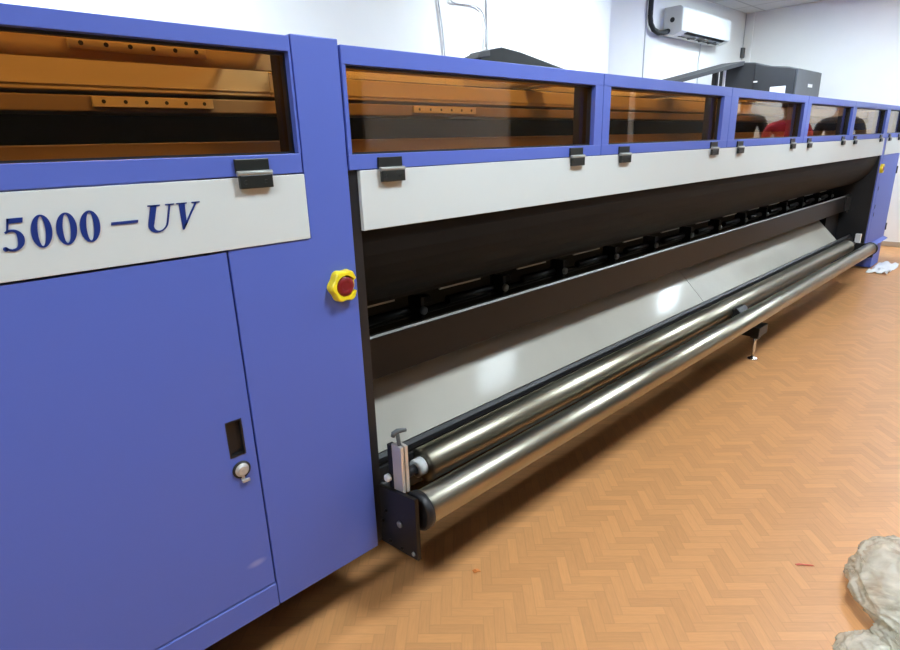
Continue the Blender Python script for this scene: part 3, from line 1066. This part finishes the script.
cable('looped_cable', [(2.64, 1.736, 0.95), (2.66, 1.736, 0.83), (2.74, 1.736, 0.822), (2.86, 1.736, 0.825), (2.93, 1.736, 0.80), (2.955, 1.734, 0.74), (2.958, 1.734, 0.60)], 0.006, 'grey cable looping sideways across the white wall into the conduit')
cable('wall_conduit', [(4.985, 1.744, 1.268), (4.985, 1.744, 0.5), (4.985, 1.744, -0.4)], 0.006, 'thin grey line of conduit on the white wall beside the air conditioner')
cable('drain_hose', [(6.05, 1.735, 0.884), (6.055, 1.735, 0.80), (6.045, 1.738, 0.72), (6.06, 1.738, 0.60), (6.06, 1.738, 0.3)], 0.005, 'thin grey drain hose hanging below the air conditioner')
o = MB().box(7.08, 7.13, 1.715, 1.747, 0.83, 0.93, 0.004).build('junction_box', MGREY)
tag(o, 'small grey junction box in the room corner behind the dark printer', 'junction box')
MB().tube([U(7.105, 1.735, 0.93), U(7.105, 1.735, ZC)], 0.004, 8).build('box_lead', CABLEM, o)

# ------------------------------------------------------------------ on the floor
def lump(cx, cy, rx, ry, h, seed, sharp=1.0, rot=0.0):
    t = bmesh.new()
    bmesh.ops.create_icosphere(t, subdivisions=6, radius=1.0)
    off = Vector((seed * 3.1, seed * 1.7, seed))
    for v in t.verts:
        p = v.co.copy()
        w_ = Vector((noise.noise(p * 1.3 + off), noise.noise(p * 1.3 + off * 3), noise.noise(p * 1.3 - off))) * 0.5
        d1 = noise.noise(p * 1.2 + off)
        dd, pp = noise.voronoi((p + w_) * 1.7 + off)
        rid = math.exp(-(dd[1] - dd[0]) * 7)
        d2, p2 = noise.voronoi((p + w_ * 0.6) * 4.2 + off * 2)
        rid2 = math.exp(-(d2[1] - d2[0]) * 8)
        s = 1 + sharp * (0.16 * d1 + 0.10 * rid + 0.04 * rid2 - 0.05)
        p *= s
        z = max(p.z, -0.55)
        x, y = p.x * rx, p.y * ry
        x, y = x * cos(rot) - y * sin(rot), x * sin(rot) + y * cos(rot)
        v.co = U(cx + x, cy + y, ZF) + Vector((0, 0, 0.003 + (z + 0.55) / 1.55 * h * S))
    return t
mb = MB()
mb._merge(lump(1.575, -0.955, 0.19, 0.160, 0.09, 2, 1.0, 0.2), 0, True)
mb._merge(lump(1.31, -0.925, 0.095, 0.075, 0.035, 7, 1.2, -0.3), 0, True)
mb._merge(lump(1.41, -1.02, 0.14, 0.12, 0.06, 5, 1.1, 0.1), 0, True)
tag(mb.build('plastic_bag', FILM), 'crumpled translucent plastic bag lying on the wooden floor', 'plastic bag')

t = bmesh.new()
g = bmesh.ops.create_grid(t, x_segments=28, y_segments=20, size=1.0)
for v in t.verts:
    x, y = v.co.x, v.co.y
    e = 1 + 0.25 * noise.noise(Vector((x * 1.3, y * 1.3, 3)))
    zz = max(0, noise.noise(Vector((x * 2, y * 2, 9)))) * 0.05 + 0.004 + 0.012 * max(0, x)
    v.co = U(5.88 + x * 0.22 * e, -0.075 + y * 0.070 * e, ZF) + Vector((0, 0, zz))
mb = MB()
mb._merge(t, 0, True)
o = mb.build('paper_sheet', PAPER)
sm = o.modifiers.new('thick', 'SOLIDIFY')
sm.thickness = 0.002
sm.offset = 1
tag(o, 'crumpled white paper sheet on the floor at the foot of the far blue cabinet', 'paper')

def scrap(c, pts, w, m, name, label):
    t = bmesh.new()
    prev = None
    for i, (x, y, z) in enumerate(pts):
        a = t.verts.new(U(c[0] + x, c[1] + y - w / 2, ZF) + Vector((0, 0, z)))
        b = t.verts.new(U(c[0] + x + w * 0.2, c[1] + y + w / 2, ZF) + Vector((0, 0, z)))
        if prev:
            t.faces.new((prev[0], a, b, prev[1]))
        prev = (a, b)
    mb = MB()
    mb._merge(t)
    o = mb.build(name, m)
    s = o.modifiers.new('thick', 'SOLIDIFY')
    s.thickness = 0.0012
    s.offset = 1
    tag(o, label, 'scrap')
scrap((1.537, -0.712), [(-0.012, 0.012, 0.001), (-0.004, 0.004, 0.003), (0.004, -0.006, 0.002), (0.012, -0.022, 0.004)], 0.006, REDSCRAP, 'plastic_scrap', 'tiny red plastic strip on the open floor near the plastic bag')
scrap((0.91, -0.103), [(-0.008, 0.004, 0.001), (0.0, 0.0, 0.004), (0.008, -0.003, 0.001)], 0.012, ORSCRAP, 'plastic_scrap', 'tiny orange plastic scrap on the floor in front of the roller bracket')

# ------------------------------------------------------------------ people mirrored in the far panes
SKIN = mat('skin', (0.42, 0.24, 0.15), 0.5)
HAIRM = mat('black_hair', (0.012, 0.010, 0.009), 0.45)
TROU = mat('dark_trousers', (0.025, 0.027, 0.035), 0.8)
SHOE = mat('dark_shoes', (0.015, 0.013, 0.012), 0.5)
EYE = mat('eye', (0.03, 0.02, 0.015), 0.2)
def person(x, y, H, yaw, shirt, label, arms):
    base = U(x, y, ZF)
    root = thing('person', label, 'person', base)
    k = H / 1.72
    verts, edges, rad = [], [], []
    def add(p, r, par=None):
        verts.append(Vector(p) * k)
        rad.append(r * k)
        if par is not None:
            edges.append((par, len(verts) - 1))
        return len(verts) - 1
    pel = add((0, 0, 0.93), 0.135)
    wai = add((0, 0.005, 1.08), 0.125, pel)
    che = add((0, 0.0, 1.27), 0.145, wai)
    upc = add((0, 0.01, 1.39), 0.115, che)
    nek = add((0, 0.012, 1.475), 0.055, upc)
    hd0 = add((0, -0.005, 1.55), 0.066, nek)
    hd1 = add((0, -0.008, 1.62), 0.083, hd0)
    add((0, -0.002, 1.685), 0.062, hd1)
    hands = []
    for s in (-1, 1):
        hip = add((0.095 * s, 0, 0.86), 0.092, pel)
        kne = add((0.105 * s, -0.015, 0.48), 0.058, hip)
        ank = add((0.11 * s, 0.02, 0.09), 0.040, kne)
        add((0.12 * s, -0.15, 0.035), 0.036, add((0.115 * s, -0.06, 0.045), 0.042, ank))
        sh = add((0.185 * s, 0.012, 1.385), 0.062, upc)
        el, wr = arms[0 if s < 0 else 1]
        eb = add((el[0] * s, el[1], el[2]), 0.043, sh)
        w_ = add((wr[0] * s, wr[1], wr[2]), 0.029, eb)
        hands.append((s, Vector((el[0] * s, el[1], el[2])) * k, Vector((wr[0] * s, wr[1], wr[2])) * k))
    me = bpy.data.meshes.new('person_body')
    me.from_pydata([tuple(v) for v in verts], edges, [])
    tmp = bpy.data.objects.new('tmp', me)
    COL.objects.link(tmp)
    md = tmp.modifiers.new('s', 'SKIN')
    for i, sv in enumerate(me.skin_vertices[0].data):
        sv.radius = (rad[i], rad[i] * (0.78 if i in (0, 1, 2, 3) else 1.0))
        sv.use_root = (i == 0)
    tmp.modifiers.new('u', 'SUBSURF').levels = 2
    dg = bpy.context.evaluated_depsgraph_get()
    ev = bpy.data.meshes.new_from_object(tmp.evaluated_get(dg))
    bpy.data.objects.remove(tmp)
    mb = MB()
    t = bmesh.new()
    t.from_mesh(ev)
    for zc_ in (0.07, 0.95, 1.46):
        bmesh.ops.bisect_plane(t, geom=t.verts[:] + t.edges[:] + t.faces[:], plane_co=(0, 0, zc_ * k), plane_no=(0, 0, 1))
    # materials by region
    for f in t.faces:
        c = f.calc_center_median()
        f.smooth = True
        z = c.z / k
        f.material_index = 0
        if z < 0.07:
            f.material_index = 3
        elif z < 0.95 and abs(c.x) < 0.23 * k and (z < 0.75 or abs(c.x) < 0.17 * k):
            f.material_index = 2
        elif 0.7 < z < 1.46:
            f.material_index = 1
            for s, e_, w_ in hands:
                d = (w_ - e_)
                tt = (c - e_).dot(d) / d.length_squared
                if tt > 0.25 and ((c - e_) - d * tt).length < 0.07 * k:
                    f.material_index = 0
    me2 = bpy.data.meshes.new('t')
    t.to_mesh(me2)
    t.free()
    mb.bm.from_mesh(me2)
    # hands: palm, four fingers and a thumb, slightly curled
    for s, e_, w_ in hands:
        d = (w_ - e_).normalized()
        side = d.cross(Vector((1, 0, 0))).normalized()
        nrm = d.cross(side)
        pc = w_ + d * 0.045 * k
        mb.tube([w_ - d * 0.01 * k, w_ + d * 0.03 * k, w_ + d * 0.085 * k], [0.024 * k, 0.032 * k, 0.030 * k], 12)
        for i, ln in enumerate((0.072, 0.080, 0.075, 0.060)):
            o_ = side * (0.030 - 0.019 * i) * k
            p0 = w_ + d * 0.078 * k + o_
            mb.tube([p0, p0 + d * ln * 0.45 * k, p0 + d * ln * 0.8 * k + nrm * 0.010 * k * s, p0 + d * ln * k + nrm * 0.026 * k * s], [0.0095 * k, 0.009 * k, 0.008 * k, 0.006 * k], 8)
        p0 = w_ + d * 0.03 * k + side * 0.024 * k
        mb.tube([p0, p0 + (d * 0.6 + side * 0.7) * 0.03 * k, p0 + (d * 0.85 + side * 0.5) * 0.062 * k + nrm * 0.012 * k * s], [0.012 * k, 0.0105 * k, 0.008 * k], 8)
    # face: nose, ears, brow
    mb.ball(Vector((0, -0.090, 1.590)) * k, 0.013 * k, 0.020 * k, 0.020 * k, 12)
    mb.ball(Vector((0, -0.083, 1.552)) * k, 0.024 * k, 0.008 * k, 0.006 * k, 12)
    for s in (-1, 1):
        mb.ball(Vector((0.082 * s, 0.0, 1.60)) * k, 0.010 * k, 0.020 * k, 0.030 * k, 12)
    R = Matrix.Rotation(yaw, 4, 'Z')
    def place(mbx):
        for v in mbx.bm.verts:
            v.co = (R @ v.co) + base
        return mbx
    bo = place(mb).build('body', [SKIN, shirt, TROU, SHOE], root)
    h = MB()
    t = bmesh.new()
    bmesh.ops.create_icosphere(t, subdivisions=4, radius=1.0)
    for v in list(t.verts):
        if v.co.z < 0.15 and v.co.y < 0.1 or v.co.z < -0.45:
            t.verts.remove(v)
    for v in t.verts:
        n_ = 1 + 0.04 * noise.noise(v.co * 6)
        v.co = Vector((v.co.x * 0.089 * n_, v.co.y * 0.090 * n_ + 0.006, v.co.z * 0.105 * n_ + 1.632)) * k
    h._merge(t, 0, True)
    hr = place(h).build('hair', HAIRM, root)
    so = hr.modifiers.new('thick', 'SOLIDIFY')
    so.thickness = 0.006
    e2 = MB()
    for s in (-1, 1):
        e2.ball(Vector((0.031 * s, -0.082, 1.612)) * k, 0.011 * k, 0.006 * k, 0.006 * k, 10)
    place(e2).build('eyes', EYE, root)
down = ((0.25, 0.03, 1.12), (0.26, -0.05, 0.86))
fold = ((0.26, 0.0, 1.12), (0.12, -0.24, 1.10))
person(6.66, -1.42, 1.80, radians(75), mat('dark_shirt', (0.02, 0.02, 0.024), 0.8), 'standing person in a dark shirt, mirrored beside the red shirt in an amber pane', (down, down))
person(6.36, -0.90, 1.68, radians(75), mat('red_shirt', (0.55, 0.03, 0.06), 0.8), 'standing person in a red shirt, mirrored in an amber pane', (down, down))
person(6.48, -0.50, 1.70, radians(95), mat('navy_shirt', (0.022, 0.026, 0.038), 0.8), 'standing person in a dark navy shirt, mirrored alone in the far panes', (down, down))

for o in ALL:
    if '_o' in o:
        del o['_o']
